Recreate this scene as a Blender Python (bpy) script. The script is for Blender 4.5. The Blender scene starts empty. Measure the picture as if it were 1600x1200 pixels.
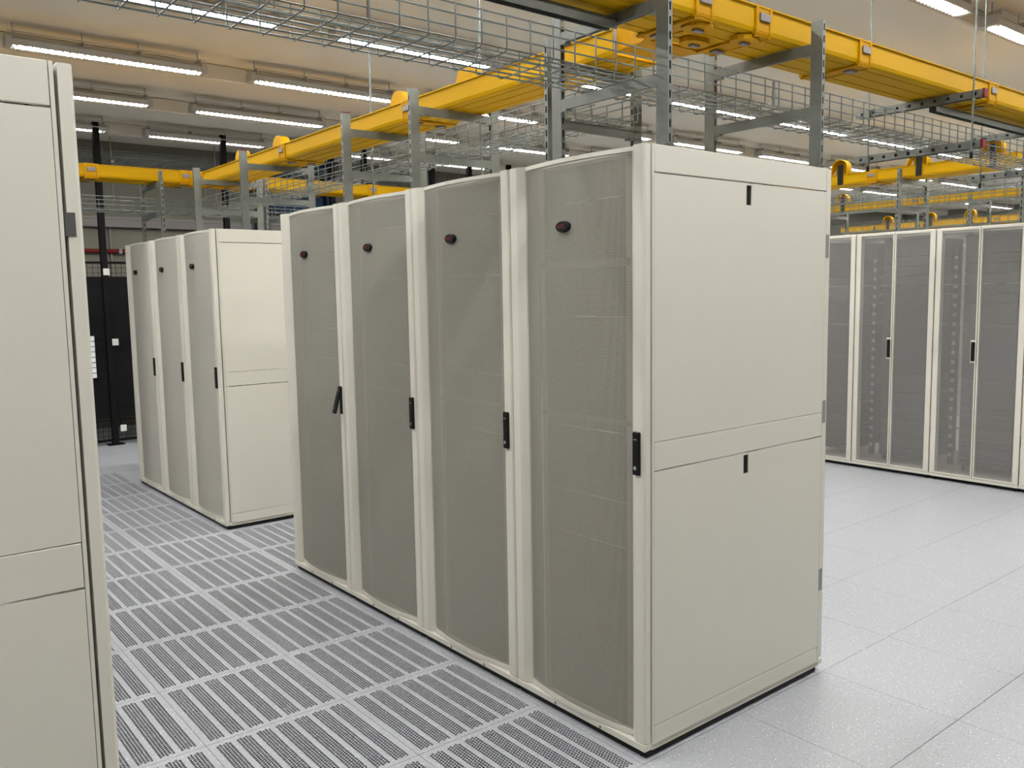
import bpy, math, random
from mathutils import Matrix, Vector
random.seed(7)
S = bpy.context.scene
COL = S.collection

# ------------------------------------------------------------------ camera, world, exposure
cam_d = bpy.data.cameras.new('camera'); cam = bpy.data.objects.new('camera', cam_d); COL.objects.link(cam)
RIGHT = Vector((0.77793881, -0.62810886, -0.01704315)); FWD = Vector((0.62338933, 0.77492363, -0.10430297))
UP = RIGHT.cross(FWD); CAM = Vector((-2.2664, -2.0578, 1.7408)); FPX = 1335.48
m = Matrix((RIGHT, UP, -FWD)).transposed().to_4x4(); m.translation = CAM
cam.matrix_world = m
cam_d.sensor_width = 36.0; cam_d.lens = 36.0 * FPX / 1600.0; cam_d.clip_start = 0.05
S.camera = cam
w = bpy.data.worlds.new('world'); S.world = w; w.use_nodes = True
w.node_tree.nodes['Background'].inputs[0].default_value = (0.6, 0.6, 0.6, 1)
w.node_tree.nodes['Background'].inputs[1].default_value = 0.0
S.view_settings.view_transform = 'Standard'; S.view_settings.look = 'None'
S.view_settings.gamma = 1.0; S.view_settings.use_curve_mapping = False
S.view_settings.exposure = 0.0
LAMP_STRENGTH = 83.0
S.cycles.transparent_max_bounces = 48
S.cycles.max_bounces = 8
S.cycles.diffuse_bounces = 5

def pj(p):
    d = Vector(p) - CAM; z = d.dot(FWD)
    if z < 0.05: return None
    return (800 + FPX * d.dot(RIGHT) / z, 600 - FPX * d.dot(UP) / z)
def inframe(p, mg=0):
    q = pj(p)
    return q is not None and -mg < q[0] < 1600 + mg and -mg < q[1] < 1200 + mg

# ------------------------------------------------------------------ materials
def mat(name, color, rough=0.5, metal=0.0, noise=0.0, scale=40.0, bump=0.0, spec=0.5, emit=None):
    mt = bpy.data.materials.new(name); mt.use_nodes = True
    nt = mt.node_tree; b = nt.nodes['Principled BSDF']
    b.inputs['Base Color'].default_value = (*color, 1); b.inputs['Roughness'].default_value = rough
    b.inputs['Metallic'].default_value = metal; b.inputs['Specular IOR Level'].default_value = spec
    if emit:
        b.inputs['Emission Color'].default_value = (*color, 1); b.inputs['Emission Strength'].default_value = emit
    if noise or bump:
        g = nt.nodes.new('ShaderNodeNewGeometry'); n = nt.nodes.new('ShaderNodeTexNoise')
        n.inputs['Scale'].default_value = scale; n.inputs['Detail'].default_value = 3
        nt.links.new(g.outputs['Position'], n.inputs['Vector'])
        if noise:
            r = nt.nodes.new('ShaderNodeMix'); r.data_type = 'RGBA'
            r.inputs[6].default_value = (*[c * (1 - noise) for c in color], 1)
            r.inputs[7].default_value = (*[min(1, c * (1 + noise)) for c in color], 1)
            nt.links.new(n.outputs['Fac'], r.inputs[0]); nt.links.new(r.outputs[2], b.inputs['Base Color'])
        if bump:
            bp = nt.nodes.new('ShaderNodeBump'); bp.inputs['Strength'].default_value = bump; bp.inputs['Distance'].default_value = 0.002
            nt.links.new(n.outputs['Fac'], bp.inputs['Height']); nt.links.new(bp.outputs[0], b.inputs['Normal'])
    return mt

def perforated(name, color, pitch, rfrac):
    """sheet metal with a staggered pattern of punched round holes (object-space y/z)"""
    mt = mat(name, color, 0.5); nt = mt.node_tree; L = nt.links.new; b = nt.nodes['Principled BSDF']
    tc = nt.nodes.new('ShaderNodeTexCoord'); sp = nt.nodes.new('ShaderNodeSeparateXYZ'); L(tc.outputs['Object'], sp.inputs[0])
    def M(op, a, c=None):
        n = nt.nodes.new('ShaderNodeMath'); n.operation = op
        for i, v in enumerate((a, c)):
            if v is None: continue
            if isinstance(v, (int, float)): n.inputs[i].default_value = v
            else: L(v, n.inputs[i])
        return n.outputs[0]
    ph = pitch * 0.866
    z = M('DIVIDE', sp.outputs['Z'], ph); row = M('FLOOR', z); odd = M('MODULO', row, 2.0)
    y = M('ADD', M('DIVIDE', M('ADD', sp.outputs['Y'], 10.0), pitch), M('MULTIPLY', odd, 0.5))
    dy = M('SUBTRACT', M('FRACT', y), 0.5); dz = M('MULTIPLY', M('SUBTRACT', M('FRACT', z), 0.5), 0.866)
    d2 = M('ADD', M('MULTIPLY', dy, dy), M('MULTIPLY', dz, dz))
    hole = M('LESS_THAN', d2, rfrac * rfrac)
    tr = nt.nodes.new('ShaderNodeBsdfTransparent'); mx = nt.nodes.new('ShaderNodeMixShader')
    L(hole, mx.inputs[0]); L(b.outputs[0], mx.inputs[1]); L(tr.outputs[0], mx.inputs[2])
    L(mx.outputs[0], nt.nodes['Material Output'].inputs[0])
    return mt

def floor_mat():
    mt = mat('floor_vinyl', (0.5, 0.5, 0.5), 0.33); nt = mt.node_tree; L = nt.links.new; b = nt.nodes['Principled BSDF']
    g = nt.nodes.new('ShaderNodeNewGeometry')
    n = nt.nodes.new('ShaderNodeTexNoise'); n.inputs['Scale'].default_value = 90; n.inputs['Detail'].default_value = 4
    L(g.outputs['Position'], n.inputs['Vector'])
    r = nt.nodes.new('ShaderNodeMix'); r.data_type = 'RGBA'
    r.inputs[6].default_value = (0.26, 0.28, 0.32, 1); r.inputs[7].default_value = (0.52, 0.54, 0.575, 1)
    L(n.outputs['Fac'], r.inputs[0]); prev = r.outputs[2]
    for sc, th, col in ((55, 0.15, (0.95, 0.95, 0.95, 1)), (38, 0.11, (0.10, 0.10, 0.11, 1)), (130, 0.10, (0.24, 0.25, 0.27, 1))):
        mp = nt.nodes.new('ShaderNodeMapping'); mp.inputs['Rotation'].default_value = (0, 0, sc); mp.inputs['Scale'].default_value = (1, 1.7, 1)
        L(g.outputs['Position'], mp.inputs['Vector'])
        v = nt.nodes.new('ShaderNodeTexVoronoi'); v.inputs['Scale'].default_value = sc; L(mp.outputs[0], v.inputs['Vector'])
        c1 = nt.nodes.new('ShaderNodeMath'); c1.operation = 'LESS_THAN'; c1.inputs[1].default_value = th; L(v.outputs['Distance'], c1.inputs[0])
        # only some of the cells carry a fleck
        s3 = nt.nodes.new('ShaderNodeSeparateColor'); L(v.outputs['Color'], s3.inputs[0])
        c2 = nt.nodes.new('ShaderNodeMath'); c2.operation = 'LESS_THAN'; c2.inputs[1].default_value = 0.5; L(s3.outputs[0], c2.inputs[0])
        mu = nt.nodes.new('ShaderNodeMath'); mu.operation = 'MULTIPLY'; L(c1.outputs[0], mu.inputs[0]); L(c2.outputs[0], mu.inputs[1])
        x = nt.nodes.new('ShaderNodeMix'); x.data_type = 'RGBA'; L(mu.outputs[0], x.inputs[0]); L(prev, x.inputs[6]); x.inputs[7].default_value = col
        prev = x.outputs[2]
    L(prev, b.inputs['Base Color'])
    return mt

WHITE = mat('rack_white', (0.63, 0.618, 0.55), 0.42, noise=0.015, scale=6)
WHITE2 = mat('rack_white_darkened', (0.20, 0.20, 0.185), 0.5)  # rack white darkened, puts the shade inside the cabinets into the colour
PERF = perforated('perforated_white', (0.63, 0.62, 0.545), 0.0062, 0.442)
PERF_W = perforated('perforated_pale', (0.63, 0.615, 0.555), 0.0062, 0.35)
PERF_G = perforated('perforated_rear', (0.42, 0.415, 0.405), 0.0062, 0.43)
BLACK = mat('black_plastic', (0.006, 0.006, 0.0065), 0.5, spec=0.2)
BLACKM = mat('black_steel', (0.004, 0.004, 0.0045), 0.65, spec=0.12)
DARK = mat('dark_equipment_and_shade', (0.022, 0.022, 0.023), 0.55)  # equipment colour, also on the added shade panels inside cabinets
GREYD = mat('dark_grey_unit_and_shade', (0.034, 0.035, 0.034), 0.55)  # slightly lighter variant for servers and the added shade panels
GREYM = mat('mid_grey_strip', (0.07, 0.07, 0.068), 0.5)
GREYP = mat('grey_blank', (0.22, 0.22, 0.21), 0.5)
RED = mat('badge_red', (0.16, 0.012, 0.02), 0.5)
CHROME = mat('lock_chrome', (0.55, 0.55, 0.55), 0.25, 1.0)
GALV = mat('galvanised_steel', (0.145, 0.157, 0.143), 0.40, 0.45, noise=0.22, scale=22)
GALVD = mat('galvanised_shade', (0.05, 0.055, 0.055), 0.6, 0.3)  # darker zinc, paints in the unlit inside of posts and channels
WIRE = mat('zinc_wire', (0.15, 0.172, 0.167), 0.33, 0.6)
YEL = mat('duct_yellow', (0.47, 0.265, 0.001), 0.5, spec=0.08)
YELD = mat('coupler_orange_yellow', (0.45, 0.225, 0.001), 0.5, spec=0.08)
GREYL = mat('latch_grey', (0.17, 0.15, 0.15), 0.4)
REDC = mat('end_cap_red', (0.14, 0.008, 0.006), 0.5, spec=0.2)
FLOOR = floor_mat()
VOID = mat('plenum_shade', (0.005, 0.005, 0.0055), 0.95, spec=0.1)  # near-black slab colour paints in the shade below the floor holes
CEIL = mat('ceiling_paint', (0.66, 0.605, 0.495), 0.75, noise=0.03, scale=1.5)
RIBM = mat('ceiling_rib_paint', (0.65, 0.605, 0.51), 0.75)
WALL = mat('wall_paint', (0.19, 0.188, 0.152), 0.8, noise=0.03, scale=1.2)
LAMPH = mat('lamp_housing', (0.42, 0.41, 0.38), 0.45)
LAMPL = mat('lamp_louvre', (0.75, 0.75, 0.75), 0.3, 0.3)
TUBE_DIM = mat('lamp_tube_dimmed', (1.0, 0.97, 0.88), 0.5, emit=9.0)  # far row's tubes, emission turned down to keep the far end dark
TUBE = mat('lamp_tube', (1.0, 0.975, 0.94), 0.5, emit=LAMP_STRENGTH)
REDP = mat('sprinkler_pipe_red', (0.16, 0.015, 0.012), 0.5, spec=0.2)
BLUE = mat('blue_steel', (0.006, 0.025, 0.065), 0.5, spec=0.2)
PAPER = mat('paper_white', (0.75, 0.77, 0.80), 0.7)
TAG = mat('tag_grey', (0.6, 0.6, 0.58), 0.5)

# ------------------------------------------------------------------ mesh helpers
class MB:
    def __init__(s): s.v = []; s.f = []; s.sm = []
    def add(s, vs, fs, smooth=False):
        o = len(s.v); s.v += [tuple(p) for p in vs]; s.f += [tuple(i + o for i in f) for f in fs]; s.sm += [smooth] * len(fs); return s
    def box(s, x0, x1, y0, y1, z0, z1, c=0.0):
        if c <= 0:
            vs = [(x, y, z) for x in (x0, x1) for y in (y0, y1) for z in (z0, z1)]
            return s.add(vs, [(0, 1, 3, 2), (4, 6, 7, 5), (0, 4, 5, 1), (2, 3, 7, 6), (0, 2, 6, 4), (1, 5, 7, 3)])
        vs = []; ix = {}
        lo = (x0, y0, z0); hi = (x1, y1, z1)
        for sx in (0, 1):
            for sy in (0, 1):
                for sz in (0, 1):
                    sg = (sx, sy, sz)
                    for ax in range(3):
                        p = []
                        for k in range(3):
                            e = hi[k] if sg[k] else lo[k]
                            if k != ax: e += -c if sg[k] else c
                            p.append(e)
                        ix[(sg, ax)] = len(vs); vs.append(p)
        fs = []
        for ax in range(3):
            a, b = [k for k in range(3) if k != ax]
            for sd in (0, 1):
                q = []
                for u, v in ((0, 0), (1, 0), (1, 1), (0, 1)):
                    g = [0, 0, 0]; g[ax] = sd; g[a] = u; g[b] = v; q.append(ix[(tuple(g), ax)])
                flip = (sd == 0) != (ax == 1)
                fs.append(tuple(reversed(q)) if flip else tuple(q))
        for ax in range(3):          # edges running along ax
            a, b = [k for k in range(3) if k != ax]
            for u in (0, 1):
                for v in (0, 1):
                    g0 = [0, 0, 0]; g0[a] = u; g0[b] = v; g1 = g0[:]; g1[ax] = 1
                    fs.append((ix[(tuple(g0), a)], ix[(tuple(g0), b)], ix[(tuple(g1), b)], ix[(tuple(g1), a)]))
        for sx in (0, 1):
            for sy in (0, 1):
                for sz in (0, 1):
                    fs.append(tuple(ix[((sx, sy, sz), k)] for k in range(3)))
        return s.add(vs, fs)
    def prism(s, poly, a0, a1, axis='z', smooth=False, cap=True):
        """extrude a closed 2-D polygon; axis z: (x,y); axis y: (x,z); axis x: (y,z)"""
        def P(p, a):
            return (p[0], p[1], a) if axis == 'z' else (p[0], a, p[1]) if axis == 'y' else (a, p[0], p[1])
        n = len(poly); vs = [P(p, a0) for p in poly] + [P(p, a1) for p in poly]
        s.add(vs, [(i, (i + 1) % n, n + (i + 1) % n, n + i) for i in range(n)], smooth)
        if cap: s.add(vs, [tuple(reversed(range(n))), tuple(range(n, 2 * n))])
        return s
    def tube(s, pts, r, n=5, cap=True):
        pts = [Vector(p) for p in pts]; rings = []
        for i, p in enumerate(pts):
            d = (pts[min(i + 1, len(pts) - 1)] - pts[max(i - 1, 0)]).normalized()
            u = d.cross(Vector((0, 0, 1)) if abs(d.z) < 0.9 else Vector((1, 0, 0))).normalized(); v = d.cross(u)
            rings.append([p + r * (math.cos(2 * math.pi * k / n) * u + math.sin(2 * math.pi * k / n) * v) for k in range(n)])
        vs = [q for R in rings for q in R]; fs = []
        for i in range(len(pts) - 1):
            for k in range(n): fs.append((i * n + k, i * n + (k + 1) % n, (i + 1) * n + (k + 1) % n, (i + 1) * n + k))
        s.add(vs, fs, True)
        if cap: s.add(vs, [tuple(range(n)), tuple(range(len(vs) - n, len(vs)))])
        return s
    def grid(s, rows, smooth=True):
        n = len(rows[0]); vs = [p for r in rows for p in r]
        return s.add(vs, [(i * n + j, i * n + j + 1, (i + 1) * n + j + 1, (i + 1) * n + j) for i in range(len(rows) - 1) for j in range(n - 1)], smooth)
    def build(s, name, material, parent=None, loc=None):
        me = bpy.data.meshes.new(name); me.from_pydata(s.v, [], s.f)
        me.polygons.foreach_set('use_smooth', s.sm)
        me.materials.append(material); me.update()
        return link(name, me, parent, loc)
def link(name, me, parent=None, loc=None):
    o = bpy.data.objects.new(name, me); COL.objects.link(o)
    if parent: o.parent = parent
    if loc: o.location = loc
    return o
def fixn(o):
    import bmesh
    b = bmesh.new(); b.from_mesh(o.data); bmesh.ops.recalc_face_normals(b, faces=b.faces); b.to_mesh(o.data); b.free(); return o
def tag(o, label=None, cat=None, group=None, kind=None):
    if label: o['label'] = label
    if cat: o['category'] = cat
    if group: o['group'] = group
    if kind: o['kind'] = kind
    return o
def empty(name, loc=(0, 0, 0), rz=0.0, **k):
    o = bpy.data.objects.new(name, None); COL.objects.link(o); o.location = loc; o.rotation_euler = (0, 0, rz); o.empty_display_size = 0.1
    return tag(o, **k)
def copy_tree(o, parent=None, skip=()):
    c = o.copy(); COL.objects.link(c); c.parent = parent
    for ch in list(o.children):
        if ch.name.split('.')[0] in skip: continue
        copy_tree(ch, c, skip)
    return c

# ------------------------------------------------------------------ room shell
X0, X1, Y0, Y1, ZC = -6.4, 23.0, -4.2, 10.6, 3.92
def struct(o): o['kind'] = 'structure'; return o
floor = struct(MB().box(X0 - .3, X1 + .3, Y0 - .3, Y1 + .3, -0.50, -0.35).build('floor', VOID))
ceiling = struct(MB().box(X0 - .2, X1 + .2, Y0 - .2, Y1 + .2, ZC, ZC + 0.2).build('ceiling', CEIL))
struct(MB().box(X0 - .2, X1 + .2, Y1, Y1 + .2, -.35, ZC).build('wall_far', WALL))
struct(MB().box(X0 - .2, X1 + .2, Y0 - .2, Y0, -.35, ZC).build('wall_near', WALL))
struct(MB().box(X0 - .2, X0, Y0, Y1, -.35, ZC).build('wall_left', WALL))
struct(MB().box(X1, X1 + .2, Y0, Y1, -.35, ZC).build('wall_right', WALL))
RIBW, RIBB = 0.52, 3.775
y = 6.05 - 6 * 1.66; k = 1
while y < 10.4:
    MB().box(X0, X1, y, y + RIBW, RIBB, ZC - .001, 0.012).build('ceiling_rib', RIBM, ceiling); y += 1.66

# raised floor: one tile mesh, one perforated tile mesh, shared by all their copies
GX, GY, T = -0.0226, -0.0083, 0.6
def plain_tile():
    return MB().box(-T/2 + .0009, T/2 - .0009, -T/2 + .0009, T/2 - .0009, -0.034, 0, 0.0012)
def vent_tile():
    b = MB(); h = T/2 - .0009; R = 0.0060; pc, pr, nr = 0.0122, 0.0136, 40
    y0 = -nr * pr / 2 - pr / 4; y1 = -y0
    def quad(xa, xb, ya, yb): b.add([(xa, ya, 0), (xb, ya, 0), (xb, yb, 0), (xa, yb, 0)], [(0, 1, 2, 3)])
    quad(-h, h, -h, y0); quad(-h, h, y1, h)
    xs = []; bw = 5 * pc; sp = (2 * h - 7 * bw - 0.03) / 7.0; x = -h + 0.015 + sp / 2
    last = -h
    for st in range(7):
        quad(last, x, y0, y1)
        for c in range(5):
            xa, xb = x + c * pc, x + (c + 1) * pc; off = pr / 2 if c % 2 else 0.0
            ys = y0 + off
            if off: quad(xa, xb, y0, ys)
            for r in range(nr):
                ya, yb = ys + r * pr, ys + (r + 1) * pr; cx, cy = (xa + xb) / 2, (ya + yb) / 2
                hv = [(cx + R * math.cos(math.pi / 3 * k + math.pi / 6), cy + 1.13 * R * math.sin(math.pi / 3 * k + math.pi / 6)) for k in range(6)]
                # hv: 0 upper right, 1 top, 2 upper left, 3 lower left, 4 bottom, 5 lower right
                vs = [(xa, ya, 0), (xb, ya, 0), (xb, yb, 0), (xa, yb, 0)] + [(p[0], p[1], 0) for p in hv] + [(p[0], p[1], -.0035) for p in hv]
                fs = [(1, 2, 4, 9), (2, 3, 5), (2, 5, 4), (3, 6, 5), (3, 0, 7, 6), (0, 8, 7), (0, 1, 8), (1, 9, 8)]
                fs += [(4 + k, 4 + (k + 1) % 6, 10 + (k + 1) % 6, 10 + k) for k in range(6)]
                b.add(vs, fs)
            e = ys + nr * pr
            if e < y1 - 1e-6: quad(xa, xb, e, y1)
        last = x + bw; x = last + sp
    quad(last, h, y0, y1)
    for (xa, ya, xb, yb) in ((-h, -h, h, -h), (h, -h, h, h), (h, h, -h, h), (-h, h, -h, -h)):
        b.add([(xa, ya, 0), (xb, yb, 0), (xb, yb, -.034), (xa, ya, -.034)], [(0, 1, 2, 3)])
    return b
BLOCKS = [(-0.02, 1.2, 0.0, 3.02), (-0.02, 1.2, 4.23, 6.49), (5.5, 6.68, -.8, 4.6), (-3.1, -1.8, 0.0, .78)]
tile0 = plain_tile().build('floor_tile', FLOOR, floor); vent0 = fixn(vent_tile().build('vent_tile', FLOOR, floor))
def is_vent(cx, cy):
    return (-1.83 < cx < -0.02 and -1.9 < cy < 7.3) or (-0.02 < cx < 1.2 and 3.0 < cy < 4.2)
rest = MB(); cells = []
for i in range(-11, 39):
    for j in range(-7, 18):
        cx, cy = GX + T * (i + .5), GY + T * (j + .5)
        if cx < X0 - .4 or cx > X1 + .4 or cy > Y1 + .4 or cy < Y0 - .4: continue
        cells.append((cx, cy))
def seen(c):
    cx, cy = c
    if any(a - .05 < cx < b + .05 and d - .05 < cy < e + .05 for a, b, d, e in BLOCKS): return False
    if not any(inframe((cx + dx, cy + dy, 0), 40) for dx in (-.3, 0, .3) for dy in (-.3, 0, .3)): return False
    return -2.5 < cx < 5.6
cells.sort(key=lambda c: (c[0] - CAM.x) ** 2 + (c[1] - CAM.y) ** 2)
firstp = firstv = True; n = 0
for c in cells:
    v = is_vent(*c)
    if v or (seen(c) and n < 290):
        n += 1
        if v:
            o = vent0 if firstv else link('vent_tile', vent0.data, floor); firstv = False
        else:
            o = tile0 if firstp else link('floor_tile', tile0.data, floor); firstp = False
        o.location = (c[0], c[1], 0)
    else:
        h = T / 2 - .0009; rest.box(c[0] - h, c[0] + h, c[1] - h, c[1] + h, -.034, 0)
r = rest.build('floor_tile_field', FLOOR, floor); r['kind'] = 'stuff'

# ------------------------------------------------------------------ server cabinets
W, D, H = 0.756, 1.16, 2.258; U = .04445
def arc(yy, d=0.0, ends=0.020, bulge=0.034):
    t = (yy - W/2) / (W/2 - 0.08)
    return ends - bulge * (1 - t * t) + d
def text_mesh(s, size):
    cu = bpy.data.curves.new('letters', 'FONT'); cu.body = s; cu.size = size; cu.align_x = 'CENTER'; cu.align_y = 'CENTER'; cu.extrude = 0.0006
    ob = bpy.data.objects.new('letters', cu); COL.objects.link(ob)
    dg = bpy.context.evaluated_depsgraph_get(); me = bpy.data.meshes.new_from_object(ob.evaluated_get(dg))
    bpy.data.objects.remove(ob); bpy.data.curves.remove(cu); return me
def side_panel_parts(t, ys, sgn):
    """upper and lower lift-off panel with latch and the rails round them; sgn -1: faces -y"""
    y0, y1 = (ys, ys + .012) if sgn < 0 else (ys - .012, ys)
    xa, xb = 0.046, 1.146
    def panel(name, z0, z1, slot):
        p = MB(); xc = 0.5965; w2, hh = .017, .076
        if slot:
            zt = slot
            p.box(xa, xc - w2, y0, y1, z0, z1).box(xc + w2, xb, y0, y1, z0, z1)
            p.box(xc - w2, xc + w2, y0, y1, z0, zt - hh).box(xc - w2, xc + w2, y0, y1, zt, z1)
        else: p.box(xa, xb, y0, y1, z0, z1, .0022)
        o = p.build(name, WHITE, t)
        if slot:
            l = MB().box(xc - w2, xc + w2, y0 + .005 if sgn < 0 else y0, y1 if sgn < 0 else y1 - .005, zt - hh, zt).build('panel_latch', BLACK, o)
            l['label'] = 'black recessed latch'
    panel('upper_side_panel', 1.1995, 2.156, 2.148); panel('lower_side_panel', 0.1215, 1.0885, 1.081)
    MB().box(xa, xb, y0, y1, 2.1605, H - .002, .002).build('top_side_rail', WHITE, t)
    MB().box(xa, xb, y0, y1, 1.093, 1.197, .002).build('middle_side_rail', WHITE, t)
    MB().box(xa, xb, y0, y1, 0.033, 0.118, .002).build('bottom_side_rail', WHITE, t)
def make_cabinet(name, label, panels=(), blanks=(), badge=True, dark=False):
    t = empty(name, label=label, cat='cabinet', group=None)
    # frame: roof, base, corner posts, hinge strips
    f = MB(); e = .0015
    f.box(.034, D, .0145, W - .0145, H - .022, H - .001, .003)
    f.box(.034, D, e, W - e, .03, .05)
    for ya, yb in ((e + .012, .048), (W - .048, W - e - .012)):
        f.box(.036, .075, ya, yb, .05, H - .022); f.box(D - .04, D, ya, yb, .05, H - .022)
    for ya, yb in ((e, .012 + e), (W - e - .012, W - e)):
        f.box(.036, .0445, ya, yb, .033, H - .002); f.box(1.1475, D, ya, yb, .033, H - .002)
    f.box(D - .04, D, .05, W - .05, H - .05, H - .022)
    f.build('frame', WHITE, t)
    p = MB().box(-.006, .034, e, W - e, .033, .059, .0015).build('plinth', WHITE, t)
    for yy in (.235, .50):
        q = [(yy + .006 * math.cos(a * math.pi / 4), .043 + .006 * math.sin(a * math.pi / 4)) for a in range(8)]
        MB().prism(q, -.009, -.005, 'x').build('bolt', WHITE2, p)
    MB().box(.012, D - .012, .010, W - .010, .003, .034).build('base_shade_skirt', BLACK, t)  # black box stands for the dark base and the shadow gap there
    for xx in (.035, D - .03):
        for yy in (.04, W - .04):
            q = [(xx + .022 * math.cos(a * math.pi / 5), yy + .022 * math.sin(a * math.pi / 5)) for a in range(10)]
            MB().prism(q, 0, .03, 'z').build('levelling_foot', BLACK, t)
    # rear plinth
    MB().box(D, D + .03, e, W - e, .033, .058, .0015).build('rear_plinth', WHITE, t)
    # front door: posts, arched strips, arched perforated sheet
    zb, zt = .062, H - .003
    d = MB()
    prof = [(.028, .003), (.004, .003), (-.003, .009), (-.004, .020), (-.003, .050), (.004, .062), (.018, .080), (.024, .084), (.028, .084)]
    d.prism([(x, W - y) for x, y in prof], zb, zt, 'z')
    d.prism(list(reversed(prof)), zb, zt, 'z')
    N = 12; ysr = [.078 + (W - .156) * i / N for i in range(N + 1)]
    for za, zb2 in ((zb, zb + .020), (zt - .016, zt)):
        out = [(arc(q), q) for q in ysr]; inn = [(arc(q) + .018, q) for q in reversed(ysr)]
        d.prism(out + inn, za, zb2, 'z')
    door = fixn(d.build('front_door', WHITE, t))
    s = MB(); ya, yb = .078, W - .078; ys2 = [ya + (yb - ya) * i / 20 for i in range(21)]
    for off in [0.0030 + .0002 * q for q in range(9)]:
        s.grid([[(arc(q) + off, q, zb + .012) for q in ys2], [(arc(q) + off, q, zt - .010) for q in ys2]])
    s.build('perforated_sheet', PERF, door)
    # handle on the low-y post
    zc = 1.160
    MB().box(-.016, -.002, .021, .053, zc - .079, zc + .079, .003).build('handle', BLACK, door)
    hl = [o for o in door.children if o.name.startswith('handle')][0]
    MB().prism([(.037 + .0075 * math.cos(a * math.pi / 5), zc - .052 + .0075 * math.sin(a * math.pi / 5)) for a in range(10)], -.0185, -.015, 'x').build('lock', CHROME, hl)
    MB().box(-.0185, -.015, .030, .044, zc + .050, zc + .054).build('key_mark', GREYP, hl)
    if badge:
        zbad, yb0, A = 1.996, .4075, arc(.405)
        q = [(yb0 + .037 * math.cos(a * math.pi / 12), zbad + .0215 * math.sin(a * math.pi / 12)) for a in range(24)]
        q2 = [(yb0 + .033 * math.cos(a * math.pi / 12), zbad + .0185 * math.sin(a * math.pi / 12)) for a in range(24)]
        b = MB(); n = 24
        vs = [(A + .003, *p) for p in q] + [(A - .010, *p) for p in q] + [(A - .014, *p) for p in q2]
        b.add(vs, [(i, (i + 1) % n, n + (i + 1) % n, n + i) for i in range(n)] + [(n + i, n + (i + 1) % n, 2 * n + (i + 1) % n, 2 * n + i) for i in range(n)])
        b.add(vs, [tuple(range(2 * n, 3 * n))])
        bo = fixn(b.build('badge', BLACK, door)); bo['label'] = 'black oval badge with red APC lettering'
        tx = link('badge_lettering', TEXTM, bo); tx.rotation_euler = (math.pi / 2, 0, -math.pi / 2); tx.location = (A - .0152, yb0, zbad)
    for zz in (1.91,):
        MB().box(.012, .034, W - .0085, W - .0012, zz - .026, zz + .026).build('hinge', GREYM, door)
    # rear split doors
    ym = W / 2
    for (ya, yb, hs) in ((.006, ym - .003, 1), (ym + .003, W - .006, -1)):
        rd = MB(); zr0, zr1 = .062, H - .006; bo_, bi_ = (.046, .012)
        a0, a1 = (ya, ya + bo_) if hs > 0 else (yb - bo_, yb)
        c0, c1 = (yb - bi_, yb) if hs > 0 else (ya, ya + bi_)
        rd.box(D + .004, D + .030, a0, a1, zr0, zr1, .002).box(D + .004, D + .030, c0, c1, zr0, zr1, .002)
        m0, m1 = (a1, c0) if hs > 0 else (c1, a0)
        rd.box(D + .006, D + .029, m0, m1, zr0, zr0 + .016).box(D + .006, D + .029, m0, m1, zr1 - .022, zr1)
        ro = rd.build('rear_door', WHITE, t)
        sh = MB()
        for off in (.024, .0248):
            sh.add([(D + off, m0 - .002, zr0 + .01), (D + off, m1 + .002, zr0 + .01), (D + off, m1 + .002, zr1 - .015), (D + off, m0 - .002, zr1 - .015)], [(0, 1, 2, 3)])
        sh.build('perforated_sheet', PERF_G, ro)
        for zz in (.433, 1.2, 1.925):
            hy0, hy1 = (ya - .005, ya + .002) if hs > 0 else (yb - .002, yb + .005)
            MB().box(D - .012, D + .014, hy0, hy1, zz - .05, zz + .05).build('hinge', GREYP, ro)
        if hs > 0:
            bz = MB().box(D + .028, D + .034, ym - .050, ym - .004, 1.178 - .100, 1.178 + .100, .002).build('handle_bezel', WHITE, ro)
            hd = MB().box(D + .033, D + .046, ym - .042, ym - .012, 1.178 - .083, 1.178 + .083, .003).build('handle', BLACK, bz)
            hd['label'] = 'black swing handle'
    # inside: mounting rails, cable channels, dark panels added to keep the inside in shade, or equipment
    for xx in (.060, .80):
        for ya, yb in ((.125, .150), (W - .150, W - .125)):
            MB().box(xx, xx + .05, ya, yb, .05, H - .022).build('mounting_rail', WHITE2, t)
    for ya, yb in ((.050, .122), (W - .122, W - .050)):
        MB().box(.054, .057, ya, yb, .05, H - .03).build('cable_channel', WHITE2, t)
    if not dark:
        z = .052; rr = random.Random(len(label))
        while z < 2.20:
            hh = rr.choice((2, 4, 4, 6, 10)) * U
            if z + hh > 2.14: hh = 2.235 - z
            mm = rr.choice((DARK, DARK, DARK, GREYD))
            MB().box(.068, .074, .120, W - .120, z, z + hh - .003).build('inner_shade_panel', mm, t); z += hh
    for z0, hh, mm in blanks:
        MB().box(.058, .066, .126, W - .126, z0, z0 + hh - .002).build('cover_strip', mm, t)
    if dark:
        z = .12; rr = random.Random(31)
        while z < 2.18:
            hh = min(rr.choice((.0445, .089, .089, .178, .267)), 2.20 - z)
            MB().box(.30, .95, .155, W - .155, z, z + hh - .004).build('server_unit', rr.choice((DARK, DARK, GREYD)), t)
            z += hh
        for yy in (.10, W - .10):
            MB().box(D - .20, D - .15, yy - .02, yy + .02, .12, 2.1).build('power_strip', DARK, t)
        b = MB()
        for k in range(22):
            z0 = .2 + k * .085; b.box(D - .15, D - .142, .09, .118, z0, z0 + .03)
        b.build('power_socket_row', GREYP, t)
    if 'low' in panels: side_panel_parts(t, .0015, -1)
    if 'high' in panels: side_panel_parts(t, W - .0015, 1)
    return t
TEXTM = text_mesh('APC', .0235); TEXTM.materials.append(RED)
G1 = 'white cabinets of the front row'
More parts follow.
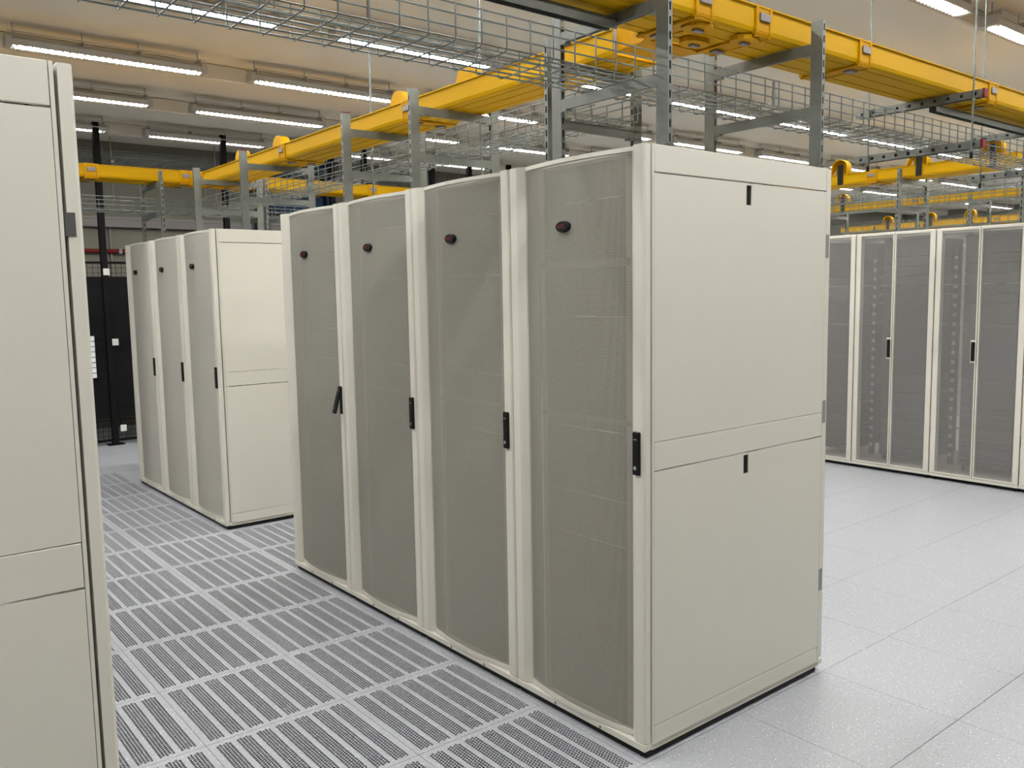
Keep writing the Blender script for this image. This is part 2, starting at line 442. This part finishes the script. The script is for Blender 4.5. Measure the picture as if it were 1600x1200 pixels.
def place(t, x, y, rz=0.0, group=None):
    t.location = (x, y, 0); t.rotation_euler = (0, 0, rz)
    if group: t['group'] = group
    return t
c1 = place(make_cabinet('server_cabinet', 'nearest white server cabinet, its big panelled side facing the camera', ('low',), ((1.84, .03, GREYM), (1.24, .02, GREYM))), 0, 0, 0, G1)
c2 = place(make_cabinet('server_cabinet', 'second white server cabinet of the front row counted from the near corner', (), ((1.24, .02, GREYM),)), 0, W, 0, G1)
c3 = copy_tree(c2); c3['label'] = 'third white server cabinet of the front row counted from the near corner'; place(c3, 0, 2 * W, 0, G1)
c4 = place(make_cabinet('server_cabinet', 'white server cabinet at the far left end of the front row, black handle swung open', ('high',)), 0, 3 * W, 0, G1)
# its handle lever is swung out: tilt the lever and leave the dish behind
hd = [o for d_ in c4.children if d_.name.startswith('front_door') for o in d_.children if o.name.startswith('handle')][0]
dish = MB().box(-.006, -.002, .021, .053, 1.081, 1.239, .001).build('handle_dish', BLACK, hd.parent)
hd.location = (-.004, .005, 0)
piv = Vector((-.004, .037, 1.23)); R = Matrix.Translation(piv) @ Matrix.Rotation(math.radians(16), 4, 'Y') @ Matrix.Translation(-piv)
hd.matrix_local = R
G2 = 'white cabinets of the row behind'
YB = 4.225
b1 = copy_tree(c1); b1['label'] = 'white server cabinet nearest in the back left row, its plain side panel showing'; place(b1, 0, YB, 0, G2)
b2 = copy_tree(c2); b2['label'] = 'middle white server cabinet of the three in the back left row'; place(b2, 0, YB + W, 0, G2)
b3 = copy_tree(c2); b3['label'] = 'white server cabinet farthest left in the back left row, beside the black cage'; place(b3, 0, YB + 2 * W, 0, G2)
pale = {}
for t in (b1, b2, b3):                 # these doors have a closer perforation than the front row's
    for d_ in t.children:
        if not d_.name.startswith('front_door'): continue
        for q in d_.children:
            if q.name.startswith('perforated_sheet'):
                if q.data.name not in pale:
                    me = q.data.copy(); me.materials[0] = PERF_W; pale[q.data.name] = me
                q.data = pale[q.data.name]
fg = place(make_cabinet('server_cabinet', 'white cabinet cut off by the left picture edge, panelled side showing', ('high',)), -1.80, .03 + W, math.pi, None)
G3 = 'cabinets with split mesh rear doors along the right aisle'
XR = 5.5 + D + .030
r0 = make_cabinet('mesh_door_cabinet', 'grey mesh cabinet', (), (), True, True)
YR = 2.306
lab = {2: 'grey mesh split-door cabinet mostly hidden behind the nearest white cabinet',
       1: 'left one of the two grey mesh split-door cabinets fully in view at right',
       0: 'right one of the two grey mesh split-door cabinets fully in view',
       -1: 'grey mesh split-door cabinet cut off by the right picture edge'}
for k in (0, 1, 2, -1):
    t = r0 if k == 0 else copy_tree(r0)
    t['label'] = lab[k]; place(t, XR, YR - W + (k) * W + W - W * 0, math.pi, G3)
    t.location.y = .794 + W + k * W
exec_rows = []
for xo, rz, ys, nm in ((8.46, 0.0, (1.3, 2.056, 2.812, 3.568, 4.324), 'second'), (12.2 + 1.19, math.pi, (4.0, 4.756, 5.512, 6.268), 'third')):
    for i, yy in enumerate(ys):
        t = copy_tree(c2, None, ('bolt', 'inner_shade_panel', 'hinge', 'badge', 'key_mark', 'lock'))
        t['label'] = 'white cabinet hidden below the %s row duct, %s from the right' % (nm, ('first', 'second', 'third', 'fourth', 'fifth')[i])
        place(t, xo, yy, rz, 'cabinets of the %s row beyond the right aisle' % nm)

# ------------------------------------------------------------------ strut frames standing on the cabinets
def slot_post(b, sl, w, d, z0, z1, axis, seed=0):
    """hollow slotted strut: w along `axis`, d across; slots punched through the two narrow faces"""
    hw, hd, tk = w / 2, d / 2, .003
    def bx(u0, u1, v0, v1, za, zb):
        if axis == 'x': b.box(u0, u1, v0, v1, za, zb)
        else: b.box(v0, v1, u0, u1, za, zb)
    bx(-hw, hw, -hd, -hd + tk, z0, z1); bx(-hw, hw, hd - tk, hd, z0, z1)
    for s_ in (-1, 1):
        u0, u1 = (-hw, -hw + tk) if s_ < 0 else (hw - tk, hw)
        bx(u0, u1, -hd + tk, -hd + .0065, z0, z1); bx(u0, u1, hd - .0065, hd - tk, z0, z1)
        z = z0 + .012; pz = z0
        while z + .028 < z1:
            bx(u0, u1, -hd + .0065, hd - .0065, pz, z); pz = z + .028; z += .050
        bx(u0, u1, -hd + .0065, hd - .0065, pz, z1)
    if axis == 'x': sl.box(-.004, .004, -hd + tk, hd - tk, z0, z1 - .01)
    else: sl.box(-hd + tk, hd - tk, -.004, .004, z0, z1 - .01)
def frame_proto(axis, span, ztop, zlo, zup, zbase=H + .001):
    t = empty('overhead_gantry', cat='cable frame'); L = .022; Wp = .055
    for k in (0, 1):
        b, sl = MB(), MB(); slot_post(b, sl, Wp, L, zbase, ztop, axis)
        loc = (k * span, 0, 0) if axis == 'x' else (0, k * span, 0)
        p = b.build('post', GALV, t, loc); s_ = sl.build('post_shade_core', GALVD, p); s_['label'] = 'added dark core for the shade inside the slotted post'  # dark core added for the shade behind the slots
        q = MB()
        if axis == 'x': q.box(-.0275, .0275, -.026, .026, zbase - .0005, zbase + .006)
        else: q.box(-.026, .026, -.0275, .0275, zbase - .0005, zbase + .006)
        q.build('foot_plate', GALV, p)
    for zz in (zlo, zup):
        b = MB(); a0, a1 = Wp / 2, span - Wp / 2; h2 = .0205; tk = .003
        # C channel, open side down
        for (v0, v1, za, zb) in ((-.0105, .0105, h2 - tk, h2), (-.0105, -.0105 + tk, -h2, h2 - tk), (.0105 - tk, .0105, -h2, h2 - tk), (-.0105 + tk, -.004, -h2, -h2 + tk), (.004, .0105 - tk, -h2, -h2 + tk)):
            if axis == 'x': b.box(a0, a1, v0, v1, zz + za, zz + zb)
            else: b.box(v0, v1, a0, a1, zz + za, zz + zb)
        cb = b.build('crossbar', GALV, t)
        for a in (a0, a1):
            s2 = 1 if a == a0 else -1
            u0, u1 = sorted((a, a + s2 * .035))
            c = MB()
            if axis == 'x': c.box(u0, u1, -.016, .016, zz - h2 - .008, zz - h2)
            else: c.box(-.016, .016, u0, u1, zz - h2 - .008, zz - h2)
            c.build('corner_bracket', GALV, cb)
    return t
ZLO, ZUP = 2.4945, 2.7545
GF = 'strut frames on the cabinet tops'
fy = frame_proto('y', .56, 2.862, ZLO, ZUP); fy['label'] = 'grey strut frame on the nearest cabinet, at its front edge left of the T junction'
def putf(p, first, loc, label, rz=0):
    o = p if first else copy_tree(p)
    o.location = loc; o.rotation_euler = (0, 0, rz); o['label'] = label; o['group'] = GF; return o
putf(fy, 1, (.13, .03, 0), 'grey slotted strut frame on the nearest cabinet at its front edge, below the duct junction')
putf(fy, 0, (1.105, .03, 0), 'grey slotted strut frame at the rear of the nearest cabinet, tallest at right')
putf(fy, 0, (.13, 5.75, 0), 'grey slotted strut frame on the farthest left cabinet of the back row')
putf(fy, 0, (1.08, 5.75, 0), 'grey strut frame at the rear of the farthest left cabinet, under the long yellow duct')
fx = frame_proto('x', .54, 2.838, 2.4805, 2.7285)
ffl = ['grey strut frame behind the wire tray, first along the long yellow duct', 'grey strut frame second along the long yellow duct, over the third front cabinet',
       'grey strut frame third along the long yellow duct, over the far left front cabinet', 'grey strut frame fourth along the long yellow duct, on the back left row',
       'grey strut frame fifth along the long yellow duct, where it meets the crossing duct']
redcaps = []
for i, (yy, lb) in enumerate(zip((.805, 1.905, 2.66, 4.26, 5.28), ffl)):
    g = putf(fx, i == 0, (.28, yy, 0), lb)
    if i in (2, 3):
        pp = min((c for c in g.children if c.name.startswith('post')), key=lambda c: c.location.x)
        redcaps.append((pp, yy))
for pp, yy in redcaps: MB().box(-.0285, .0285, -.012, .012, 2.838, 2.845, .002).build('end_cap', REDC, pp)['label'] = 'red plastic end cap'
for i, (yy, lb) in enumerate(((1.96, 'left one of the two strut frames standing on the grey mesh-door cabinets'), (.90, 'right one of the two strut frames on the grey mesh-door cabinets, at picture edge'))):
    putf(fx, 0, (5.62, yy, 0), lb)
for i, yy in enumerate((1.5, 2.6, 3.5, 4.5)):
    putf(fx, 0, (8.60, yy, 0), 'distant strut frame carrying the second row duct, %s from the right picture edge' % ('first', 'second', 'third', 'fourth')[i])
for i, yy in enumerate((3.5, 4.3, 5.1, 5.9)):
    putf(fx, 0, (12.5, yy, 0), 'faraway strut frame carrying the third row duct, %s from the right picture edge' % ('first', 'second', 'third', 'fourth')[i])

# ------------------------------------------------------------------ wire basket trays
def basket(name, label, length, loc, axis, width=.30, hgt=.11, full=True, clamps=(), group='wire basket trays'):
    """local: runs along +x, width along +y, bottom at z=0"""
    t = empty(name, loc, 0 if axis == 'x' else math.pi / 2, label=label, cat='cable tray', group=group)
    r = .0029
    for yy, zz in [(r, hgt), (r, hgt * .72), (r, hgt * .36), (width - r, hgt), (width - r, hgt * .72), (width - r, hgt * .36)] + [(width * q, 0) for q in (.08, .25, .42, .58, .75, .92)]:
        MB().tube([(0, yy, zz + r * 2), (length, yy, zz + r * 2)], r, 6).build('long_wire', WIRE, t)
    rb = .014
    u = MB()
    pts = [(0, 0, hgt + .006), (0, 0, rb), (0, rb * .3, rb * .3), (0, rb, 0), (0, width - rb, 0), (0, width - rb * .3, rb * .3), (0, width, rb), (0, width, hgt + .006)]
    u.tube([(0, p[1], p[2] + r) for p in pts], r, 5)
    n = int(length / .1); first = None
    if full:
        for k in range(n + 1):
            if first is None: first = u.build('cross_wire', WIRE, t)
            o = first if k == 0 else link('cross_wire', first.data, t)
            o.location = (.02 + k * .1, 0, 0)
    else:
        b = MB()
        for k in range(n + 1): b.add([(p[0] + .02 + k * .1, p[1], p[2]) for p in u.v], u.f, True)
        o = b.build('cross_wires', WIRE, t); o['kind'] = 'stuff'
    for cx in clamps:
        c = MB().box(cx - .009, cx + .009, -.006, .004, .035, .075, .002)
        c.box(cx - .006, cx - .003, -.003, .002, .01, hgt).box(cx + .003, cx + .006, -.003, .002, .01, hgt)
        c.build('splice_clamp', GALV, t)
    return t
basket('wire_tray', 'nearest wire basket tray, crossing overhead from top left to the right edge', 7.4, (-2.0, .16, 2.5155), 'x', clamps=(2.26, 2.98))
basket('wire_tray', 'galvanised wire basket tray running away below the long yellow duct over the front cabinets', 5.3, (.70, .66, 2.5015), 'y')
basket('wire_tray', 'galvanised wire basket tray at the far left, crossing over the back left row', 5.6, (-2.6, 5.87, 2.5155), 'x')
basket('wire_tray', 'galvanised wire basket tray just above the mesh-door cabinets along the right aisle', 3.6, (6.10, .6, 2.5015), 'y')
basket('wire_tray', 'wire basket tray in front of the second yellow duct beyond the right aisle', 4.6, (8.62, .8, 2.86), 'y', width=.30, full=False)
basket('wire_tray', 'low wire basket tray of the second row beyond the right aisle', 4.6, (9.02, .8, 2.5015), 'y', full=False)
basket('wire_tray', 'wire basket tray of the third row beyond the right aisle, in front of its duct', 3.6, (12.9, 2.8, 2.5015), 'y', full=False)
ft = basket('wire_tray', 'wire basket tray high under the ceiling above the black cage', 12.0, (-1.6, 9.55, 3.50), 'x', full=False)

# ------------------------------------------------------------------ yellow fibre ducts
DW, DH = .30, .112
def duct_profile(wd=DW, h=DH):
    t = .004
    o = [(-.009, h), (-.009, h - .006), (0, h - .006), (0, .024), (.006, .009), (.02, .003), (.05, .003), (.05, 0), (.075, 0), (.075, .003)]
    o += [(wd / 2 - .015, .003), (wd / 2 - .015, 0)]
    out = o + [(wd - x, z) for x, z in reversed(o)]
    i = [(wd - t, h), (wd - t, .024), (wd - .02, .008), (.02, .008), (t, .024), (t, h)]
    return out + i
def duct_piece(a0, a1): return fixn_mb(MB().prism(duct_profile(), a0, a1, 'x'))
def fixn_mb(b): return b
def coupler_mb(wd=DW, h=DH):
    """saddle that clips two lengths together: raised U with rounded cheeks"""
    b = MB(); L = .055
    for x0, x1, o in ((-L, -L + .018, .010), (L - .018, L, .010), (-L + .018, L - .018, .006)):
        b.box(x0, x1, -o, .001, .012, h + .004, .002); b.box(x0, x1, wd - .001, wd + o, .012, h + .004, .002)
        b.box(x0, x1, -.002, wd + .002, -o, .0005, .002)
        for s_, yc in ((-1, .012), (1, wd - .012)):
            pts = [(yc + s_ * (.012 + o) * math.cos(a), .012 - (.012 + o) * math.sin(a)) for a in [i * math.pi / 10 for i in range(6)]]
            b.prism(pts + [(yc, .012)], x0, x1, 'x')
    return b
LATCH = None
def add_coupler(t, x):
    c = fixn(coupler_mb().build('coupler', YELD, t, (x, 0, 0)))
    for yy in (-.016, DW + .008):
        MB().box(-.034, .034, yy, yy + .008, .052, .084, .002).build('latch', GREYL, c)
    for yy in (.07, DW - .07):
        MB().box(-.03, .03, yy - .02, yy + .02, -.018, -.009, .002).build('latch', GREYL, c)
    return c
def drop_out(t, x, side, hgt=.14):
    """spill-over exit: flared arch on the side wall and a black cable slot below it"""
    y0 = 0 if side < 0 else DW
    b = MB(); n = 12; ro, ri = .085, .078; zc = DH + hgt - ro
    op = [(x - ro, DH - .02)] + [(x - ro * math.cos(math.pi * i / n), zc + ro * math.sin(math.pi * i / n)) for i in range(n + 1)] + [(x + ro + .03, DH + .005), (x + ro + .025, DH)]
    ip = [(x - ri, DH - .02)] + [(x - ri * math.cos(math.pi * i / n), zc + ri * math.sin(math.pi * i / n)) for i in range(n + 1)] + [(x + ri + .028, DH + .002)]
    poly = op + list(reversed(ip))
    ya, yb = (y0 - .03, y0 + .05) if side < 0 else (y0 - .05, y0 + .03)
    b.prism(poly, ya, yb, 'y', True)
    # back plate that closes the arch towards the duct
    bp = [(x - ri, DH - .02)] + [(x - ri * math.cos(math.pi * i / n), zc + ri * math.sin(math.pi * i / n)) for i in range(n + 1)] + [(x + ri, DH - .02)]
    yy = yb if side < 0 else ya
    b.prism(bp, yy - .004, yy, 'y')
    o = fixn(b.build('drop_out', YEL, t))
    y2 = y0 - .012 if side < 0 else y0 + .004
    MB().box(x - .028, x + .028, y2, y2 + .008, .006, DH + hgt - .05, .003).build('cable_slot', BLACK, o)
    return o
def duct(label, a0, a1, loc, axis, joints=(), drops=(), tee=None, group='yellow fibre ducts'):
    t = empty('fibre_duct', loc, 0 if axis == 'x' else math.pi / 2, label=label, cat='cable duct', group=group)
    cuts = [a0] + sorted(j for j in joints if a0 < j < a1) + [a1]
    for p, q in zip(cuts[:-1], cuts[1:]):
        fixn(MB().prism(duct_profile(), p + .001, q - .001, 'x').build('duct_section', YEL, t))
    for j in joints: add_coupler(t, j)
    for x, sd in drops: drop_out(t, x, sd, .14 if sd > 0 else .185)
    return t
ZX, ZY = 2.7805, 2.7545
dx = duct('yellow fibre duct crossing overhead at top right, over the nearest cabinet', -2.4, 5.66, (0, .12, ZX), 'x', (-1.2, .46, .84, 1.64, 3.04, 4.6))
# tee throat: flared branch collar under and beside the crossing duct
b = MB()
prof = [(-.19, 0), (.19, 0), (.165, .05), (.15, .12), (.15, .20), (-.15, .20), (-.15, .12), (-.165, .05)]
b.prism([(x + .65, y + DW) for x, y in prof], -.003, .006, 'z')
for s_ in (-1, 1):
    side = [(.19, -.002), (.165, .05), (.152, .12), (.15, .20)]
    b.prism([(s_ * x + .65, y + DW) for x, y in side] + [(s_ * (x - .006) + .65, y + DW) for x, y in reversed(side)], 0, DH, 'z')
fixn(b.build('tee_junction', YELD, dx))
for cx, cy in ((.50, .06), (.80, .06), (.65, .20)):
    q = MB()
    pts = [(cx + .075 * math.cos(a * math.pi / 8), cy + .05 * math.sin(a * math.pi / 8)) for a in range(16)]
    q.prism(pts, -.020, -.001, 'z'); qo = q.build('under_saddle', YELD, dx)
    MB().box(cx - .025, cx + .025, cy - .012, cy + .012, -.030, -.019, .002).build('latch', GREYL, qo)
dy = duct('long yellow fibre duct running away above the front row', .62, 5.86, (.775, 0, ZY), 'y', (2.27, 4.0, 5.72), ((4.65, -1), (5.46, -1), (2.79, -1), (2.05, -1)))
dl = duct('yellow fibre duct crossing at the far left above the back left row', -2.6, 4.2, (0, 5.87, ZX), 'x', (-.396, .39, .98, 2.3))
dr = duct('yellow fibre duct with curved exits just above the mesh-door cabinets', -.4, 3.4, (6.0, 0, 2.7545), 'y', (2.28,), ((2.60, 1), (1.82, 1), (1.18, 1)))
d2 = duct('second yellow fibre duct beyond the right aisle, seen through a wire tray', .8, 5.2, (8.98, 0, 2.77), 'y', (1.9, 3.3), ((4.30, 1),))
d3 = duct('third yellow fibre duct low in the distance beyond the right aisle, with curved exits', 2.4, 6.6, (12.9, 0, 2.7545), 'y', (3.9,), ((5.7, 1), (4.95, 1), (4.3, 1)))

# strut under the crossing duct at its left and right run, threaded rods and trapezes
def trapeze(x, label1, label2, full=True):
    for zz, lb in ((2.733, label1), (2.4725, label2)):
        t = empty('trapeze_bar', (x, 0, 0), label=lb, cat='support bar', group='drilled trapeze bars')
        b = MB(); y0, y1 = -.02, .685; h2 = .0205; zc = zz + h2
        zs = [zz, zc - .008, zc + .008, zz + 2 * h2]; hx = .0205
        # near face with drilled holes
        n = 10; pit = (y1 - y0) / n
        for xf in (-hx, hx - .003):
            b.box(xf, xf + .003, y0, y1, zz, zc - .008); b.box(xf, xf + .003, y0, y1, zc + .008, zz + 2 * h2)
            yy = y0
            for k in range(n):
                c = y0 + (k + .5) * pit; b.box(xf, xf + .003, yy, c - .008, zc - .008, zc + .008); yy = c + .008
            b.box(xf, xf + .003, yy, y1, zc - .008, zc + .008)
        b.box(-hx + .003, hx - .003, y0, y1, zz + 2 * h2 - .003, zz + 2 * h2)
        b.build('channel', GALV, t)
        MB().box(-.004, .004, y0 + .004, y1 - .004, zz + .006, zz + 2 * h2 - .006).build('channel_shade_core', GALVD, t)  # dark core, shade inside the drilled bar as colour
        MB().box(-.023, .023, y0 - .014, y0 - .0005, zz - .003, zz + 2 * h2 + .003, .003).build('end_cap', REDC, t)['label'] = 'red plastic end cap'
    for yy, lb in ((.02, 'front'), (.60, 'rear')):
        t = empty('threaded_rod', (x - .03, yy, 0), label='%s threaded rod carrying the %s drilled bars' % (lb, 'red-capped left' if full else 'right edge'), cat='rod', group='threaded hanger rods')
        MB().tube([(0, 0, 2.42), (0, 0, ZC - .002)], .005, 6).build('rod', WIRE, t)
        for zz in (2.455, 2.715):
            MB().tube([(0, 0, zz), (0, 0, zz + .016)], .012, 6).build('nut', GALV, t)
        MB().tube([(0, 0, 2.42), (0, 0, 2.45)], .009, 6).build('end_sleeve', BLACK, t)
trapeze(2.60, 'drilled grey bar with red end cap under the crossing yellow duct', 'drilled grey bar with red end cap under the nearest wire tray')
trapeze(4.10, 'drilled grey bar under the yellow duct, cut by the right picture edge', 'drilled grey bar under the wire tray, cut by the right picture edge', False)
for x0, x1, lb in ((-2.4, .119, 'dark strut channel under the crossing duct left of the junction, at the top edge'), (2.65, 4.05, 'dark strut channel under the crossing duct between the two trapeze bars')):
    t = empty('strut_channel', (x0, .27, 0), label=lb, cat='support bar')
    zz = 2.713
    MB().box(0, x1 - x0, -.0205, .0205, zz + .036, zz + .0395).box(0, x1 - x0, -.0205, -.0175, zz, zz + .036).box(0, x1 - x0, .0175, .0205, zz, zz + .036).build('channel', GALV, t)
    MB().box(0, x1 - x0, -.014, .014, zz + .030, zz + .035).build('channel_shade_core', GALVD, t)  # dark strip paints the shade inside the open channel
# free rods over the aisle of the front row (hang the long duct)
for i, (xx, yy, z0) in enumerate(((.86, 2.08, 2.30), (.86, 3.36, 2.30))):
    t = empty('threaded_rod', (xx, yy, 0), label='bright threaded rod hanging beside the long yellow duct, %s of two' % ('nearer', 'farther')[i], cat='rod', group='threaded hanger rods')
    MB().tube([(0, 0, z0), (0, 0, ZC - .002)], .006, 6).build('rod', WIRE, t)
    MB().tube([(0, 0, 2.9), (0, 0, 2.93)], .011, 6).build('nut', GALV, t)
for xx in (-.6, .7, 2.0, 4.4, 6.0):
    t = empty('tray_hanger', (xx, 9.5, 0), label='thin rod hanger of the tray above the black cage, %s from the left' % ('first', 'second', 'third', 'fourth', 'fifth')[[-.6, .7, 2.0, 4.4, 6.0].index(xx)], cat='hanger', group='rod hangers of the high far tray')
    for yy in (0, .4):
        MB().tube([(0, yy, 2.9), (0, yy, ZC - .002)], .006, 5).build('rod', GREYL, t)
    MB().box(-.02, .02, -.06, .46, 3.44, 3.48).build('bar', GREYL, t)

# ------------------------------------------------------------------ ceiling lamps
LZ, LL = 3.735, 1.56
def lamp_proto():
    t = empty('ceiling_lamp', cat='ceiling lamp')
    h = MB()
    pr = [(-.062, LZ + .004), (-.066, LZ + .05), (-.045, LZ + .075), (.045, LZ + .075), (.066, LZ + .05), (.062, LZ + .004), (.056, LZ + .004), (.056, LZ + .045), (-.056, LZ + .045), (-.056, LZ + .004)]
    h.prism(pr, .05, LL - .05, 'x'); fixn(h.build('housing', LAMPH, t))
    for a, b_ in ((0, .05), (LL - .05, LL)):
        MB().box(a, b_, -.066, .066, LZ - .004, LZ + .078, .004).build('end_cap', LAMPH, t)
    e = MB()
    for a, b_ in ((.080, LL / 2 - .010), (LL / 2 + .010, LL - .080)):
        e.box(a, b_, -.026, .026, LZ - .002, LZ + .016)
    e.build('tube', TUBE, t)
    l = MB(); n = 26
    for k in range(n + 1):
        x = .08 + (LL - .16) * k / n
        for s_ in (-1, 1):
            y0, y1 = (-.056, -.0275) if s_ < 0 else (.0275, .056)
            l.prism([(x - .024, LZ + .024), (x + .024, LZ + .024), (x, LZ - .006)], y0, y1, 'y')
    l.box(.05, LL - .05, -.050, .050, LZ + .030, LZ + .034)
    fixn(l.build('louvre', LAMPL, t))
    r = MB()
    for yy in (-.07, .07):
        r.tube([(.01, yy, LZ + .105), (LL - .01, yy, LZ + .105)], .004, 4)
    for xx in (.06, LL * .36, LL * .64, LL - .06):
        r.box(xx - .006, xx + .006, -.073, .073, LZ + .074, LZ + .112)
        r.box(xx - .004, xx + .004, -.004, .004, LZ + .11, ZC - .001)
    r.build('hanger', LAMPH, t)
    return t
lp = lamp_proto(); firstl = True; LOWT = None
rows = [(-2.27, 0), (-.67, 0), (.93, 0), (2.51, 0), (4.12, 0), (5.77, 0), (7.36, 0), (9.05, 0)]
ordn = ['first', 'second', 'third', 'fourth', 'fifth', 'sixth', 'seventh', 'eighth', 'ninth', 'tenth', 'eleventh', 'twelfth', 'thirteenth']
rn = 0
for yy, _ in rows:
    anyv = False; cnt = 0; row_objs = []
    for k in range(-3, 12):
        x = -.985 + 1.96 * k
        if x < X0 + .3 or x + LL > X1 - .3: continue
        if yy > 8.5 and x > 6: continue
        vis = any(inframe((x + q * LL, yy, LZ)) for q in (0, .25, .5, .75, 1))
        o = lp if firstl else copy_tree(lp); firstl = False
        if yy > 8.5:
            tb = [c for c in o.children if c.name.startswith('tube')][0]
            if LOWT is None: LOWT = tb.data.copy(); LOWT.materials[0] = TUBE_DIM
            tb.data = LOWT
        o.location = (x, yy, 0); o['group'] = 'louvred ceiling lamps'
        if vis: cnt += 1; anyv = True; row_objs.append((o, cnt))
        else: o['label'] = 'long louvred ceiling lamp outside the picture'
    if anyv:
        rn += 1
        for o, c in row_objs:
            o['label'] = 'long louvred ceiling lamp, %s from the left in the %s row from the front' % (ordn[c - 1], ordn[rn - 1])

# ------------------------------------------------------------------ black cage fence, wall pipes, far things
YF = 9.02
fence = empty('cage_fence', (0, YF, 0), label='black steel cage fence with mesh and closed panels beyond the cold aisle', cat='fence')
posts = [-1.10, .42, 1.935, 3.46, 3.98, 5.15, 5.85, 6.65, 8.2, 9.7, 11.2, 12.7, 14.2, 15.7]
for i, px in enumerate(posts):
    p = MB().box(px - .035, px + .035, -.035, .035, .004, 3.835, .003).build('fence_post', BLACKM, fence)
    MB().box(px - .09, px + .09, -.07, .07, 0, .010).build('foot_plate', BLACKM, p)
    if i == 1:
        for dx_, zz in ((.0, 2.09), (.05, 1.25), (.08, .20)):
            MB().box(px + dx_ - .025, px + dx_ + .045, -.052, -.036, zz - .04, zz + .04, .003).build('clamp', TAG, p)
for xa, xb in zip(posts[:-1], posts[1:]):
    a, b_ = xa + .04, xb - .04
    po = MB().box(a, b_, -.015, .015, 1.946, 1.974).build('panel_rail', BLACKM, fence)
    for zz in (.055, .30, 2.20): MB().box(a, b_, -.015, .015, zz - .014, zz + .014).build('panel_rail', BLACKM, fence)
    for zz in [.40 + .12 * k for k in range(14)]:
        MB().prism([(-.014, zz - .075), (-.006, zz + .075), (.008, zz + .075), (.002, zz - .075)], a, b_, 'x').build('louvre_slat', BLACKM, po)
    wi = MB()
    for z0, z1 in ((.06, .30), (1.97, 2.20)):
        xx = a + .03
        while xx < b_: wi.box(xx - .002, xx + .002, -.002, .002, z0, z1); xx += .06
        zz = z0 + .05
        while zz < z1: wi.box(a, b_, -.002, .002, zz - .002, zz + .002); zz += .06
    wo = wi.build('mesh_wire', BLACKM, po); wo['kind'] = 'stuff'
gate = MB().box(.06, .085, -.05, -.02, .06, 2.08).box(-.95, .06, -.05, -.02, 2.055, 2.085).build('gate_frame', BLACKM, fence)
sg = MB().box(-.10, .245, -.004, 0, .83, 1.34).build('notice_sheet', PAPER); sg.location = (0, YF - .078, 0)
tag(sg, 'white paper sheet behind black wire squares on the cage gate', 'sheet')
gw = MB()
for k in range(6): gw.box(-.10 + k * .068, -.094 + k * .068, -.009, -.004, .83, 1.34)
for k in range(9): gw.box(-.10, .245, -.009, -.004, .83 + k * .063, .836 + k * .063)
gw.build('sheet_grid', BLACKM, sg)
t = empty('sprinkler_pipe', (0, Y1 - .08, 2.42), label='red pipe running along the far wall above the cage', cat='pipe')
MB().tube([(X0 + .02, 0, 0), (X1 - .02, 0, 0)], .028, 10).build('pipe', REDP, t)
for xx in range(-5, 22, 2): MB().box(xx - .02, xx + .02, -.035, .078, -.035, .035).build('pipe_clip', GREYP, t)
t = empty('wall_trunking', (0, Y1 - .06, 2.80), label='dark grey cable trunking along the far wall behind the far left tray', cat='trunking')
MB().box(X0 + .02, 9.0, -.06, .058, -.06, .07, .004).build('trunking_body', GREYL, t)
MB().box(X0 + .02, 9.0, -.075, -.0605, .05, .078).build('trunking_lid', GREYP, t)
t = empty('wall_conduit', (0, Y1 - .03, 0), label='pair of thin grey conduits down the far wall over the cage', cat='conduit')
for xx in (.84, .90): MB().tube([(xx, 0, .0), (xx, 0, 2.74)], .014, 8).build('conduit', GREYP, t)
for i, xx in enumerate((5.55, 5.75, 5.85)):
    t = empty('wall_conduit', (xx, Y1 - .03, 0), label='thin grey conduit on the far wall, %s of three behind the front row' % ('left', 'middle', 'right')[i], cat='conduit', group='thin conduits on the far wall')
    MB().tube([(0, 0, 0), (0, 0, 3.95)], .016, 8).build('conduit', GREYP, t)
t = empty('blue_portal', (0, Y1 - .35, 0), label='dark blue steel portal by the far wall, glimpsed under the long yellow duct', cat='portal')
MB().box(4.00, 4.16, 0, .2, 0, 3.78, .005).build('upright', BLUE, t); MB().box(2.9, 3.06, 0, .2, 0, 3.78, .005).build('upright', BLUE, t)
MB().box(2.9, 4.16, -.001, .201, 3.60, 3.80, .005).build('beam', BLUE, t)
MB().box(3.10, 3.96, .05, .09, 3.02, 3.28).build('panel', BLUE, t)

# every cabinet part that keeps a plain look needs no label
